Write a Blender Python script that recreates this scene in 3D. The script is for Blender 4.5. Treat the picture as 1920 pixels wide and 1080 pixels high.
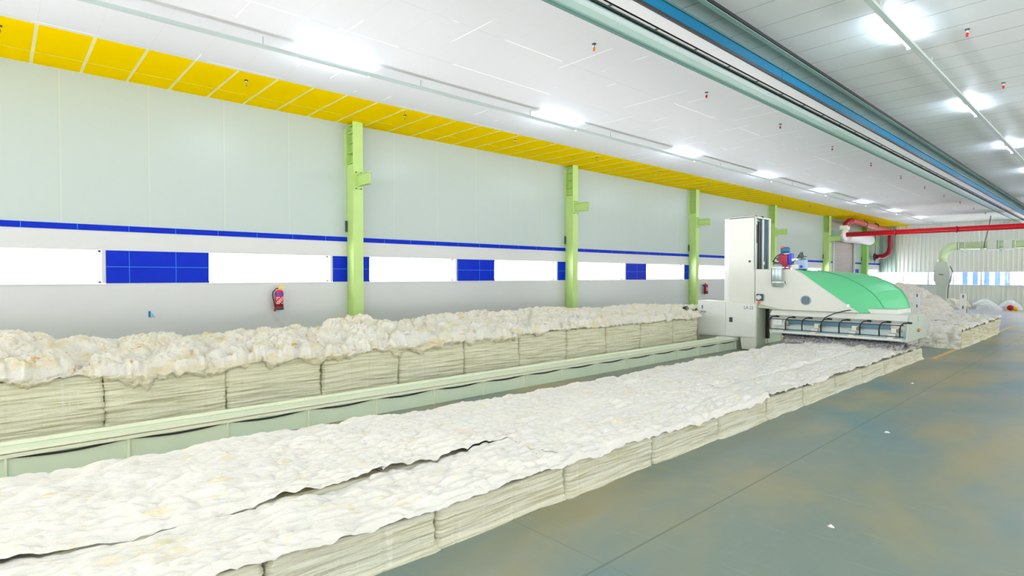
import bpy, bmesh, math, random
import numpy as np
from mathutils import Vector
random.seed(7)
for o in list(bpy.data.objects): bpy.data.objects.remove(o)
SC = bpy.context.scene
COL = SC.collection
PI = math.pi

# ------------------------------------------------------------------ camera, world, exposure
H = 2.0
cam = bpy.data.cameras.new('camera'); camo = bpy.data.objects.new('camera', cam); COL.objects.link(camo)
FPX = 1062.0
cam.sensor_width = 36; cam.lens = FPX/1920*36; cam.clip_end = 500; cam.clip_start = .05
yaw = math.atan(1166/1062); pitch = math.atan(22/1062)
camo.location = (0, 0, H); camo.rotation_euler = (PI/2 - pitch, 0, yaw)
SC.camera = camo
SC.view_settings.view_transform = 'Standard'; SC.view_settings.look = 'None'
SC.view_settings.gamma = 1; SC.view_settings.use_curve_mapping = False
SC.view_settings.exposure = -0.05

WORLD_LEFT, WORLD_RIGHT, GROUND = 13.0, 2.2, 3.4
w = bpy.data.worlds.new('sky'); SC.world = w; w.use_nodes = True
nt = w.node_tree; nt.nodes.clear()
tc = nt.nodes.new('ShaderNodeTexCoord'); sp = nt.nodes.new('ShaderNodeSeparateXYZ'); nt.links.new(tc.outputs['Generated'], sp.inputs[0])
mr = nt.nodes.new('ShaderNodeMapRange'); mr.inputs['From Min'].default_value = -.6; mr.inputs['From Max'].default_value = .3
mr.inputs['To Min'].default_value = WORLD_LEFT; mr.inputs['To Max'].default_value = WORLD_RIGHT
nt.links.new(sp.outputs['X'], mr.inputs['Value'])
bg = nt.nodes.new('ShaderNodeBackground'); bg.inputs['Color'].default_value = (1.0, .95, .99, 1)
gr = nt.nodes.new('ShaderNodeMapRange')                                # boosted below the horizon to light the ceiling, as sunlit pavement would
gr.inputs['From Min'].default_value = .02; gr.inputs['From Max'].default_value = -.05; gr.inputs['To Min'].default_value = 1; gr.inputs['To Max'].default_value = GROUND
nt.links.new(sp.outputs['Z'], gr.inputs['Value'])
mu = nt.nodes.new('ShaderNodeMath'); mu.operation = 'MULTIPLY'; nt.links.new(mr.outputs[0], mu.inputs[0]); nt.links.new(gr.outputs[0], mu.inputs[1])
nt.links.new(mu.outputs[0], bg.inputs['Strength'])
wo = nt.nodes.new('ShaderNodeOutputWorld'); nt.links.new(bg.outputs[0], wo.inputs[0])

def portal(loc, rot, sx, sy):
    l = bpy.data.lights.new('portal', 'AREA'); l.shape = 'RECTANGLE'; l.size = sx; l.size_y = sy; l.energy = 1
    l.cycles.is_portal = True
    o = bpy.data.objects.new('portal', l); COL.objects.link(o); o.location = loc; o.rotation_euler = rot
    return o
XW, YE, ZC = -12.0, 45.8, 5.43
XR, YB = 10.0, -9.0
portal((XW-.28, 20, 2.165), (0, -PI/2, 0), .6, 56)         # strip windows of the left wall
portal((XR+.05, 18, 2.4), (0, PI/2, 0), 4.65, 56)            # assumed opening in the unseen right wall
portal((0, YB-.05, 2.2), (PI/2, 0, 0), 20, 3.6)            # assumed opening behind the camera, lets light in
portal((-1, YE+.3, 1.8), (-PI/2, 0, 0), 22, .75)           # strip windows of the far wall
TUBE_STRENGTH = 85.0

# ------------------------------------------------------------------ helpers
def lin(c): return tuple(((x/255)/12.92 if x/255 <= .04045 else ((x/255+.055)/1.055)**2.4) for x in c) + (1,)

class M:
    """small material builder"""
    def __init__(s, name, rgb, rough=.5, metal=0, spec=.5):
        s.m = bpy.data.materials.new(name); s.m.use_nodes = True; s.t = s.m.node_tree
        s.b = s.t.nodes['Principled BSDF']; s.col = lin(rgb); s.b.inputs['Base Color'].default_value = s.col
        s.b.inputs['Roughness'].default_value = rough; s.b.inputs['Metallic'].default_value = metal
        s.b.inputs['Specular IOR Level'].default_value = spec
        s.colout = None; s.hout = None; s.pos = None
    def n(s, k, **kw):
        nd = s.t.nodes.new(k)
        for a, v in kw.items(): setattr(nd, a, v)
        return nd
    def P(s):
        if not s.pos: s.pos = s.n('ShaderNodeNewGeometry').outputs['Position']
        return s.pos
    def noise(s, scale, detail=4, rough=.55, dist=0):
        mp = s.n('ShaderNodeMapping'); mp.inputs['Scale'].default_value = scale if isinstance(scale, tuple) else (scale,)*3
        s.t.links.new(s.P(), mp.inputs[0])
        no = s.n('ShaderNodeTexNoise'); no.inputs['Scale'].default_value = 1; no.inputs['Detail'].default_value = detail
        no.inputs['Roughness'].default_value = rough; no.inputs['Distortion'].default_value = dist
        s.t.links.new(mp.outputs[0], no.inputs['Vector']); return no.outputs['Fac']
    def ramp(s, fac, a, b):
        r = s.n('ShaderNodeMapRange', interpolation_type='SMOOTHSTEP'); s.t.links.new(fac, r.inputs['Value'])
        r.inputs['From Min'].default_value = a; r.inputs['From Max'].default_value = b; return r.outputs[0]
    def math(s, op, a, b=None, c=None):
        m = s.n('ShaderNodeMath', operation=op)
        for i, x in enumerate((a, b, c)):
            if x is None: continue
            if isinstance(x, (int, float)): m.inputs[i].default_value = x
            else: s.t.links.new(x, m.inputs[i])
        return m.outputs[0]
    def axis(s, k):
        sx = s.n('ShaderNodeSeparateXYZ'); s.t.links.new(s.P(), sx.inputs[0]); return sx.outputs[k]
    def lines(s, k, off, step, wd):
        """1 on a joint line every step along axis k"""
        a = s.math('DIVIDE', s.math('SUBTRACT', s.axis(k), off), step)
        f = s.math('FRACT', s.math('ADD', a, .5 + wd/step/2*0))
        d = s.math('ABSOLUTE', s.math('SUBTRACT', f, .5))
        return s.math('LESS_THAN', d, wd/step/2)
    def mix(s, fac, rgb, amt=1.0):
        mx = s.n('ShaderNodeMix', data_type='RGBA')
        if isinstance(fac, (int, float)): mx.inputs['Factor'].default_value = fac
        else: s.t.links.new(s.math('MULTIPLY', fac, amt) if amt != 1 else fac, mx.inputs['Factor'])
        if s.colout: s.t.links.new(s.colout, mx.inputs['A'])
        else: mx.inputs['A'].default_value = s.col
        mx.inputs['B'].default_value = lin(rgb); s.colout = mx.outputs['Result']
        s.t.links.new(s.colout, s.b.inputs['Base Color']); return s
    def bump(s, h, dist, strength=1.0):
        bp = s.n('ShaderNodeBump'); bp.inputs['Distance'].default_value = dist; bp.inputs['Strength'].default_value = strength
        s.t.links.new(h, bp.inputs['Height'])
        if s.hout: s.t.links.new(s.hout, bp.inputs['Normal'])
        s.hout = bp.outputs[0]; s.t.links.new(s.hout, s.b.inputs['Normal']); return s
    def rough(s, fac, a, b):
        r = s.n('ShaderNodeMapRange'); s.t.links.new(fac, r.inputs['Value']); r.inputs['To Min'].default_value = a; r.inputs['To Max'].default_value = b
        s.t.links.new(r.outputs[0], s.b.inputs['Roughness']); return s
def emis(name, rgb, st):
    m = M(name, rgb); m.b.inputs['Emission Color'].default_value = lin(rgb); m.b.inputs['Emission Strength'].default_value = st; return m.m

MAT = {}
def SSS(m):
    m.b.inputs['Subsurface Weight'].default_value = .4; m.b.inputs['Subsurface Radius'].default_value = (1.0, .8, .5); m.b.inputs['Subsurface Scale'].default_value = .014
def simple(name, rgb, rough=.5, metal=0, spec=.5, var=None):
    m = M(name, rgb, rough, metal, spec)
    if var: m.mix(m.ramp(m.noise(2.3, 5), .35, .75), var, .6)
    MAT[name] = m.m; return m.m
cream = simple('cream_paint', (226, 229, 219), .34, var=(221, 225, 213))
cream2 = simple('sage_paint', (205, 216, 196), .35, var=(198, 210, 188))
railp = simple('rail_paint', (222, 236, 208), .38, var=(214, 230, 204))
railtop = simple('rail_top_paint', (236, 240, 212), .38, var=(228, 234, 204))
greenp = simple('hood_green', (104, 206, 142), .32)
green_dk = simple('hood_seam_shade_green', (70, 175, 130), .35)  # shade on the hood's rear put into a darker green; also the seam
colgreen = simple('column_green', (182, 214, 130), .42, var=(172, 206, 118))
colgreen2 = simple('column_green_deep', (150, 214, 104), .42)
steel = simple('brushed_steel', (196, 206, 208), .28, .75)
darksteel = simple('dark_steel', (70, 84, 88), .45, .4)
bluegrey = simple('blue_grey_bar', (84, 122, 140), .35, .3)
black = simple('black_rubber', (22, 26, 28), .5)
white = simple('white_paint', (240, 242, 242), .4)
red = simple('red_paint', (196, 12, 30), .35, 0, .3)
dkred = simple('dark_red_paint', (160, 14, 44), .35)
rosepipe = simple('dusty_red_paint', (186, 96, 96), .45)
magenta = simple('crimson_enamel', (176, 8, 72), .35)
blue = simple('blue_enamel', (24, 60, 210), .35)
tealblue = simple('teal_blue_enamel', (20, 100, 140), .35)
orange = simple('orange_plastic', (250, 120, 30), .4)
yellow = simple('yellow_plastic', (250, 214, 20), .4)
palegreen = simple('pale_green_duct', (212, 236, 184), .4)
ductgrey = simple('duct_grey', (205, 216, 200), .4)
framew = simple('frame_aluminium', (226, 234, 240), .35, .1)
bluetint = simple('window_frame_blue', (110, 160, 225), .4)
sack = simple('white_sack', (226, 232, 236), .7)
switchb = simple('pale_blue_plastic', (90, 190, 225), .4)
inkblue = simple('blue_ink', (50, 90, 130), .5)
tankm = simple('tank_silver', (170, 188, 186), .3, .55)

m = M('white_ceiling_panel', (222, 223, 226), .55)
m.mix(m.lines(1, .46, .645, .012), (214, 219, 218), .8); m.mix(m.lines(0, -4.93, 1.27, .016), (205, 209, 210), .8)
m.mix(m.math('MULTIPLY', m.lines(0, -4.93, 1.27, .022), m.ramp(m.noise((2.2, .8, 1), 2), .5, .56)), (255, 255, 255))  # white glints painted on stretches of the joints, both directions
m.mix(m.math('MULTIPLY', m.lines(1, .46, .645, .022), m.ramp(m.noise((.9, 2.2, 1), 2), .55, .6)), (255, 255, 255)); ceil_w = m.m
m = M('yellow_ceiling_tile', (255, 216, 0), .8, 0, .0); m.mix(m.lines(1, .46, .645, .042), (240, 234, 172)); m.mix(m.lines(0, -11.37, 20, .024), (244, 224, 110)); ceil_y = m.m
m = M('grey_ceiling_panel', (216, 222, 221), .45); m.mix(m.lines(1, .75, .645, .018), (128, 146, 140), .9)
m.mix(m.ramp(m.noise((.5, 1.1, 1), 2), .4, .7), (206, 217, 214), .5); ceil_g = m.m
m = M('wall_panel', (176, 192, 187), .3); m.mix(m.lines(1, .81, 1.257, .035), (190, 200, 188), .5); m.mix(m.lines(1, .792, 1.257, .01), (164, 178, 172), .5); wall_p = m.m
m = M('wall_plaster', (200, 205, 202), .3); m.mix(m.ramp(m.noise((1, .35, 2.2), 5), .45, .7), (198, 202, 202), .7); wall_l = m.m
m = M('blue_tile', (0, 44, 190), .3, 0, .08); m.mix(m.ramp(m.noise((1, 3, 3), 3), .4, .7), (0, 36, 180), .6)
m.mix(m.lines(1, .30, .725, .008), (70, 140, 230)); m.mix(m.lines(2, 2.165, 3, .008), (70, 150, 235)); tile_b = m.m
m = M('corrugated_sheet', (228, 236, 232), .35); m.mix(m.ramp(m.noise((.22, 1, .25), 2), .35, .65), (234, 236, 222), .8); corr = m.m
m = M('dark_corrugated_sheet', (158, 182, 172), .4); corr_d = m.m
m = M('shutter_slats', (190, 182, 176), .45); shutm = m.m
# floor: polished concrete, green grey with tan wear; blue sky reflection painted into the colour
m = M('polished_concrete', (122, 135, 123), .22)
m.mix(m.ramp(m.noise((.32, .22, 1), 4, .6, .6), .42, .62), (156, 147, 106), .95)
m.mix(m.ramp(m.noise((.5, .3, 1), 3, .5, .4), .5, .72), (84, 128, 142), .9)
m.mix(m.ramp(m.noise((6, 3, 1), 6, .65), .45, .8), (140, 150, 140), .35)
m.mix(m.ramp(m.noise((1.1, 2.6, 1), 3), .64, .76), (150, 142, 74), .6)
m.mix(m.ramp(m.noise((1.4, 14, 1), 4, .6, .4), .58, .74), (164, 172, 160), .15)
m.mix(m.lines(0, -2.44, 9.0, .02), (92, 104, 88), .7); m.mix(m.lines(1, 3.1, 6.0, .014), (108, 114, 96), .45)
m.rough(m.noise((1.2, .7, 1), 4), .29, .46); floor_m = m.m
m = M('worn_yellow_paint', (232, 188, 70), .5); m.mix(m.ramp(m.noise(7, 4), .45, .62), (170, 168, 130)); paint_y = m.m
# cotton
m = M('loose_cotton', (242, 239, 229), .95, 0, .05); SSS(m)
m.mix(m.ramp(m.noise((5.2, 3.0, 6), 4, .6, .5), .57, .72), (243, 230, 190), .85)
m.mix(m.ramp(m.noise((7.5, 4.4, 9), 3, .6, .8), .675, .76), (232, 196, 120), .7)
m.bump(m.noise((26, 9, 26), 3, .5, .6), .03, .5); m.bump(m.noise((90, 40, 90), 4, .7, 1.2), .008, .7); cotton = m.m
m = M('loose_cotton_heap', (246, 243, 229), .95, 0, .05); SSS(m)
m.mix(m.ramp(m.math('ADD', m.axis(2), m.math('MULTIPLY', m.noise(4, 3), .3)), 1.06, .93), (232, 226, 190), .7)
m.mix(m.ramp(m.noise((3.4, 3.0, 7), 4, .6, .5), .5, .7), (238, 226, 182), .9)
m.mix(m.ramp(m.noise((5, 4.4, 6), 3, .6, .8), .655, .72), (224, 178, 84), .85)
m.bump(m.noise((16, 14, 20), 3, .55, .8), .04, .6); m.bump(m.noise((60, 60, 70), 4, .7, 1.0), .015, .9); cotton_h = m.m
m = M('loose_cotton_stained', (248, 245, 234), .95, 0, .05); SSS(m)
m.mix(m.ramp(m.noise((4.4, 4, 7), 4, .6, .5), .5, .68), (240, 230, 190), .85)
m.mix(m.ramp(m.noise((6, 5.4, 6), 3, .6, .8), .62, .78), (224, 190, 104), .7)
m.bump(m.noise((16, 14, 20), 3, .55, .8), .05, .7); m.bump(m.noise((60, 60, 70), 4, .7, 1.0), .015, .9); cotton_s = m.m
def side_mat(name, base, s1, s2):
    m = M(name, base, .9, 0, .1)
    m.mix(m.ramp(m.noise((1.2, 1.6, 42), 5, .6, .35), .46, .68), s1, .75)
    m.mix(m.ramp(m.noise((.8, .9, 3.0), 3), .5, .72), s2, .45)
    m.mix(m.ramp(m.noise((2, 9, 26), 4, .7), .68, .76), (112, 104, 66), .7)
    m.mix(m.ramp(m.noise((18, 18, .7), 2), .66, .72), (236, 236, 222), .45)
    m.bump(m.noise((3, 3.2, 75), 4, .65, .5), .014, .9); m.bump(m.noise((50, 50, 70), 3), .005, .6); return m.m
side_f = side_mat('pressed_cotton', (224, 223, 200), (192, 186, 142), (212, 216, 200))
side_b = side_mat('pressed_cotton_olive', (232, 231, 202), (180, 176, 128), (222, 222, 198))
side_y = side_mat('pressed_cotton_stained', (222, 222, 198), (206, 184, 100), (214, 190, 110))
m = M('grey_lint', (150, 152, 158), .95, 0, .1); m.mix(m.ramp(m.noise(22, 3), .4, .6), (196, 196, 200)); m.mix(m.ramp(m.noise(9, 3), .55, .65), (140, 122, 96)); lint = m.m
# glass pane: thin clear glass
m = bpy.data.materials.new('window_glass'); m.use_nodes = True; t = m.node_tree; t.nodes.clear()
tr = t.nodes.new('ShaderNodeBsdfTransparent'); gl = t.nodes.new('ShaderNodeBsdfGlossy'); gl.inputs['Roughness'].default_value = .05
fr = t.nodes.new('ShaderNodeFresnel'); fr.inputs[0].default_value = 1.3; mx = t.nodes.new('ShaderNodeMixShader'); ou = t.nodes.new('ShaderNodeOutputMaterial')
tr.inputs[0].default_value = (.95, .97, .97, 1)
mx.inputs[0].default_value = .05; t.links.new(tr.outputs[0], mx.inputs[1]); t.links.new(gl.outputs[0], mx.inputs[2]); t.links.new(mx.outputs[0], ou.inputs[0])
glass = m
tube_m = emis('lit_tube', (218, 234, 255), TUBE_STRENGTH)

class B:
    """collects shapes into ONE mesh"""
    def __init__(s): s.v = []; s.f = []; s.mi = []; s.sm = []; s.mats = []
    def mat(s, m):
        if m not in s.mats: s.mats.append(m)
        return s.mats.index(m)
    def add(s, vs, fs, m=None, smooth=False):
        o = len(s.v); s.v += [tuple(v) for v in vs]; k = s.mat(m) if m else 0
        for f in fs: s.f.append([i+o for i in f]); s.mi.append(k); s.sm.append(smooth)
        return s
    def box(s, x0, x1, y0, y1, z0, z1, m=None):
        v = [(x0,y0,z0),(x1,y0,z0),(x1,y1,z0),(x0,y1,z0),(x0,y0,z1),(x1,y0,z1),(x1,y1,z1),(x0,y1,z1)]
        return s.add(v, [(3,2,1,0),(4,5,6,7),(0,1,5,4),(1,2,6,5),(2,3,7,6),(3,0,4,7)], m)
    def tube(s, pts, r, m=None, n=14, cap=True, smooth=True):
        pts = [Vector(p) for p in pts]; rs = r if isinstance(r, (list, tuple)) else [r]*len(pts)
        vs = []; up = None
        for i, p in enumerate(pts):
            d = (pts[min(i+1, len(pts)-1)] - pts[max(i-1, 0)]).normalized()
            if up is None: up = Vector((0,0,1)) if abs(d.z) < .9 else Vector((1,0,0))
            a = d.cross(up).normalized(); up = a.cross(d).normalized()
            for k in range(n):
                t = 2*PI*k/n; vs.append(p + (a*math.cos(t) + up*math.sin(t))*rs[i])
        fs = [(i*n+k, i*n+(k+1)%n, (i+1)*n+(k+1)%n, (i+1)*n+k) for i in range(len(pts)-1) for k in range(n)]
        s.add(vs, fs, m, smooth)
        if cap:
            s.add([vs[k] for k in range(n)], [tuple(range(n))], m); L = (len(pts)-1)*n
            s.add([vs[L+k] for k in range(n)], [tuple(reversed(range(n)))], m)
        return s
    def prism(s, poly, axis, a, b, m=None):
        """extrude a polygon along axis 0/1/2 from a to b"""
        def P(p, t): q = list(p); q.insert(axis, t); return q
        n = len(poly); vs = [P(p, a) for p in poly] + [P(p, b) for p in poly]
        fs = [tuple(range(n)), tuple(reversed(range(n, 2*n)))] + [(i, i+n, (i+1)%n+n, (i+1)%n) for i in range(n)]
        return s.add(vs, fs, m)
    def dome(s, c, r, m=None, sz=1, n=14):
        vs = []; fs = []
        for i in range(n//2+1):
            t = PI*i/(n//2)
            for k in range(n): p = 2*PI*k/n; vs.append((c[0]+r*math.sin(t)*math.cos(p), c[1]+r*math.sin(t)*math.sin(p), c[2]+r*sz*math.cos(t)))
        for i in range(n//2):
            for k in range(n): fs.append((i*n+k, (i+1)*n+k, (i+1)*n+(k+1)%n, i*n+(k+1)%n))
        return s.add(vs, fs, m, True)
    def obj(s, name, m=None, parent=None, bevel=0):
        me = bpy.data.meshes.new(name); me.from_pydata(s.v, [], s.f)
        for k in (s.mats or [m]): me.materials.append(k)
        me.polygons.foreach_set('material_index', s.mi); me.polygons.foreach_set('use_smooth', s.sm)
        bm = bmesh.new(); bm.from_mesh(me); bmesh.ops.remove_doubles(bm, verts=bm.verts, dist=1e-5); bmesh.ops.recalc_face_normals(bm, faces=bm.faces); bm.to_mesh(me); bm.free()
        o = bpy.data.objects.new(name, me); COL.objects.link(o)
        if parent: o.parent = parent; o.matrix_parent_inverse = PAR_INV(parent)
        if bevel:
            b = o.modifiers.new('bevel', 'BEVEL'); b.width = bevel; b.segments = 2; b.limit_method = 'ANGLE'; b.angle_limit = .7; b.harden_normals = False
        return o
def PAR_INV(p):
    from mathutils import Matrix
    mtx = Matrix.Translation(p.location)
    q = p.parent
    while q: mtx = Matrix.Translation(q.location) @ mtx if False else mtx; q = q.parent
    return mtx.inverted()
def one(name, m, parent=None, bevel=0, **kw): pass
def box(name, a, m, parent=None, bevel=0): return B().box(*a).obj(name, m, parent, bevel)
def tube(name, pts, r, m, parent=None, n=14): return B().tube(pts, r, n=n).obj(name, m, parent)
def tag(o, label, cat, group=None, kind=None):
    o['label'] = label; o['category'] = cat
    if group: o['group'] = group
    if kind: o['kind'] = kind
    return o
def thing(name, loc, label, cat, group=None):
    o = bpy.data.objects.new(name, None); o.empty_display_size = .1; COL.objects.link(o); o.location = loc
    return tag(o, label, cat, group)
def struct(o, label=None, cat=None):
    o['kind'] = 'structure'
    if label: o['label'] = label; o['category'] = cat
    return o
def copy_tree(o, parent=None):
    c = o.copy(); COL.objects.link(c)
    if parent: c.parent = parent
    for ch in list(o.children): copy_tree(ch, c)
    return c

# ------------------------------------------------------------------ noise in numpy
def _h(ix, iy, iz, s):
    n = (ix.astype(np.int64)*374761393 + iy.astype(np.int64)*668265263 + iz.astype(np.int64)*2147483647 + s*974634777) & 0xffffffff
    n = ((n ^ (n >> 13)) * 1274126177) & 0xffffffff; n = ((n ^ (n >> 16)) * 2246822519) & 0xffffffff
    return ((n ^ (n >> 15)) & 0xffffff) / float(0xffffff)
def vn(x, y, z, s=0):
    ix, iy, iz = np.floor(x), np.floor(y), np.floor(z); fx, fy, fz = x-ix, y-iy, z-iz
    u, v, w_ = fx*fx*(3-2*fx), fy*fy*(3-2*fy), fz*fz*(3-2*fz); r = 0
    for dx in (0,1):
        for dy in (0,1):
            for dz in (0,1):
                r = r + _h(ix+dx, iy+dy, iz+dz, s)*(u if dx else 1-u)*(v if dy else 1-v)*(w_ if dz else 1-w_)
    return r*2-1
def fbm(x, y, z, s=0, o=4):
    r = 0; a = 1; t = 0
    for i in range(o): r = r + a*vn(x, y, z, s+i); t += a; a *= .5; x = x*2.03; y = y*2.03; z = z*2.03
    return r/t
def puff(x, y, z, s=0):
    """rounded clumps: 0..1, high in the middle of every clump"""
    ix, iy, iz = np.floor(x), np.floor(y), np.floor(z); best = np.full(x.shape, 9.)
    for dx in (-1,0,1):
        for dy in (-1,0,1):
            for dz in (-1,0,1):
                cx, cy, cz = ix+dx, iy+dy, iz+dz
                d = (cx+_h(cx,cy,cz,s)-x)**2 + (cy+_h(cx,cy,cz,s+1)-y)**2 + (cz+_h(cx,cy,cz,s+2)-z)**2
                best = np.minimum(best, d)
    return np.sqrt(np.clip(1-best*1.9, 0, 1))
def puff2(x, y, s=0):
    ix, iy = np.floor(x), np.floor(y); best = np.full(x.shape, 9.); zz = np.zeros(x.shape)
    for dx in (-1,0,1):
        for dy in (-1,0,1):
            cx, cy = ix+dx, iy+dy
            d = (cx+_h(cx,cy,zz,s)-x)**2 + (cy+_h(cx,cy,zz,s+1)-y)**2; best = np.minimum(best, d)
    return np.sqrt(np.clip(1-best, 0, 1))
def grid_obj(name, X, Y, Z, m, parent=None, wrap=False, matidx=None, mats=None):
    n, k = X.shape; v = np.stack([X, Y, Z], -1).reshape(-1, 3)
    i = np.arange(n*k).reshape(n, k)
    if wrap: i = np.concatenate([i, i[:, :1]], 1)
    f = np.stack([i[:-1,:-1], i[1:,:-1], i[1:,1:], i[:-1,1:]], -1).reshape(-1, 4)
    me = bpy.data.meshes.new(name); me.vertices.add(len(v)); me.vertices.foreach_set('co', v.astype(np.float32).ravel())
    me.loops.add(f.size); me.loops.foreach_set('vertex_index', f.ravel().astype(np.int32))
    me.polygons.add(len(f)); me.polygons.foreach_set('loop_start', np.arange(0, f.size, 4, dtype=np.int32)); me.polygons.foreach_set('loop_total', np.full(len(f), 4, np.int32))
    me.polygons.foreach_set('use_smooth', np.ones(len(f), bool)); me.materials.append(m); me.update(); me.validate()
    o = bpy.data.objects.new(name, me); COL.objects.link(o)
    if parent: o.parent = parent; o.matrix_parent_inverse = PAR_INV(parent)
    return o

# ------------------------------------------------------------------ the room shell
struct(B().box(XW-.3, XR+.3, YB-.3, YE+.3, -.2, 0).obj('floor', floor_m))
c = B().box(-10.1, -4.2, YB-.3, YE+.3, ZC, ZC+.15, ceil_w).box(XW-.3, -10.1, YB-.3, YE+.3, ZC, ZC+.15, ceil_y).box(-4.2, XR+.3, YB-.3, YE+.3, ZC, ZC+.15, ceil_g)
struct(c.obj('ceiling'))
# left wall, with openings for the strip windows
WZ0, WZ1 = 1.88, 2.45
wins = [(-6.7, -4.27+.1), (-3.9, -1.82), (-.87, 1.35), (3.03, 5.48), (6.43, 8.92), (10.26, 12.78), (13.72, 16.28), (17.55, 20.12), (21.05, 23.55), (24.85, 27.4), (28.35, 30.85), (32.15, 34.7), (43.1, 45.2)]
b = B()
b.box(XW-.3, XW, YB, 36.6, 0, WZ0, wall_l).box(XW-.3, XW, 40.3, YE, 0, WZ0, wall_l)
b.box(XW-.3, XW, YB, 36.6, WZ1, 2.78, wall_l).box(XW-.3, XW, 40.3, YE, WZ1, 2.78, wall_l)
b.box(XW-.3, XW, YB, 36.6, 2.78, 4.3, wall_p).box(XW-.3, XW, 40.3, YE, 2.78, 4.3, wall_p).box(XW-.3, XW, YB, YE, 4.3, ZC, wall_p)
prev = YB
for a, e in sorted(wins + [(36.6, 40.3), (YE, YE)]):
    b.box(XW-.3, XW, prev, a, WZ0, WZ1, wall_l); prev = e
struct(b.obj('wall_left'))
# blue tiles, slightly proud of the wall
t1 = B().box(XW-.01, XW+.014, YB, 36.6, 2.785, 2.885).box(XW-.01, XW+.014, 40.35, YE, 2.785, 2.885)
struct(t1.obj('trim_1', tile_b))
k = 2
for (a, e), (c_, d_) in zip(wins[:-2], wins[1:-1]):
    struct(box('trim_%d' % k, (XW-.01, XW+.014, e+.06, c_, WZ0+.0, WZ1), tile_b)); k += 1
struct(box('trim_%d' % k, (XW-.01, XW+.014, 40.4, 41.2, WZ0, WZ1), tile_b)); k += 1
for i, (a, e) in enumerate(wins):
    o = bpy.data.objects.new('window_%d' % (i+1), None); COL.objects.link(o); o.location = (XW-.15, (a+e)/2, WZ0); struct(o)
    f = B(); X0, X1 = XW-.18, XW-.12
    f.box(X0, X1, a, e, WZ0, WZ0+.03).box(X0, X1, a, e, WZ1-.03, WZ1).box(X0, X1, a, a+.035, WZ0, WZ1).box(X0, X1, e-.035, e, WZ0, WZ1)
    f.obj('window_frame', framew, o)
    B().box(XW-.155, XW-.149, a+.03, e-.03, WZ0+.025, WZ1-.025).obj('window_pane', glass, o)
    B().box(XW-.12, XW+.02, a, e+.06, WZ0-.02, WZ0+.006).obj('window_sill', white, o)
# roller shutter door in the left wall
d = bpy.data.objects.new('door_1', None); COL.objects.link(d); d.location = (XW-.1, 38.4, 0); struct(d)
s = B(); n = 44
ys = [(XW-.06 + (.025 if j % 2 else 0), 4.3*j/(2*n)) for j in range(2*n+1)]
poly = [(x, z) for x, z in ys] + [(XW-.14, 4.3), (XW-.14, 0)]
s.prism(poly, 1, 36.6, 40.3).obj('shutter_curtain', shutm, d)
B().box(XW-.02, XW+.06, 40.2, 40.36, 0, 4.3).box(XW-.02, XW+.06, 36.5, 36.66, 0, 4.3).obj('shutter_guide', ductgrey, d)
B().box(XW-.05, XW+.02, 40.36, 40.44, 0, 4.5).obj('shutter_track', darksteel, d)
# far wall of corrugated sheet with a strip window
def corrugated(x0, x1, z0, z1, pitch, y, mat_, name):
    pts = []; x = x0
    while x < x1: pts += [(x, 0), (x+pitch*.72, 0), (x+pitch*.76, -.045), (x+pitch*.96, -.045)]; x += pitch
    pts = [(min(a, x1), y+c_) for a, c_ in pts] + [(x1, y), (x1, y+.1), (x0, y+.1)]
    pts2 = []
    for p in pts:
        if not pts2 or p != pts2[-1]: pts2.append(p)
    return B().prism(pts2, 2, z0, z1)
bb = corrugated(XW, XR, 2.27, ZC, .235, YE, corr, ''); lo = corrugated(XW, XR, 0, 1.42, .235, YE, corr, ''); bb.add(lo.v, lo.f); bb.box(XW, XR, YE+.1, YE+.16, 0, 1.42); bb.box(XW, XR, YE+.1, YE+.16, 2.27, ZC)
bb.mi = [0]*len(bb.f); bb.mats = []
struct(bb.obj('wall_far', corr))
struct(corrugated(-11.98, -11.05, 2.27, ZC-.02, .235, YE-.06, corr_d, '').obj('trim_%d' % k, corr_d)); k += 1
struct(B().box(XW, XR, YE-.09, YE-.02, 1.38, 1.46).box(XW, XR, YE-.07, YE-.01, 2.25, 2.31).obj('trim_%d' % k, framew)); k += 1
wi = len(wins)+1
for x0 in np.arange(-11.95, 9.9, 2.74):
    x1 = min(x0+2.74, XR)
    o = bpy.data.objects.new('window_%d' % wi, None); wi += 1; COL.objects.link(o); o.location = ((x0+x1)/2, YE+.05, 1.42); struct(o)
    B().box(x0, x0+.05, YE, YE+.06, 1.42, 2.27).box(x1-.05, x1, YE, YE+.06, 1.42, 2.27).box(x0, x1, YE, YE+.06, 1.42, 1.47).box(x0+1.3, x0+1.36, YE, YE+.06, 1.42, 2.27).obj('window_frame', framew, o)
    B().box(x0+.04, x1-.04, YE+.025, YE+.031, 1.46, 2.26).obj('window_pane', glass, o)
# unseen right wall and wall behind the camera: low parapet, header and piers round big openings assumed for light
b = B().box(XR, XR+.25, YB, YE, 0, .08).box(XR, XR+.25, YB, YE, 4.7, ZC)
for y in np.arange(YB, YE, 7.3): b.box(XR, XR+.25, y, y+.35, .08, 4.7)
struct(b.obj('wall_right', wall_l))
b = B().box(XW, XR, YB-.25, YB, 0, .4).box(XW, XR, YB-.25, YB, 4.0, ZC)
for x in np.arange(XW, XR, 5.4): b.box(x, x+.5, YB-.25, YB, .4, 4.0)
struct(b.obj('wall_back', wall_l))

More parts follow.
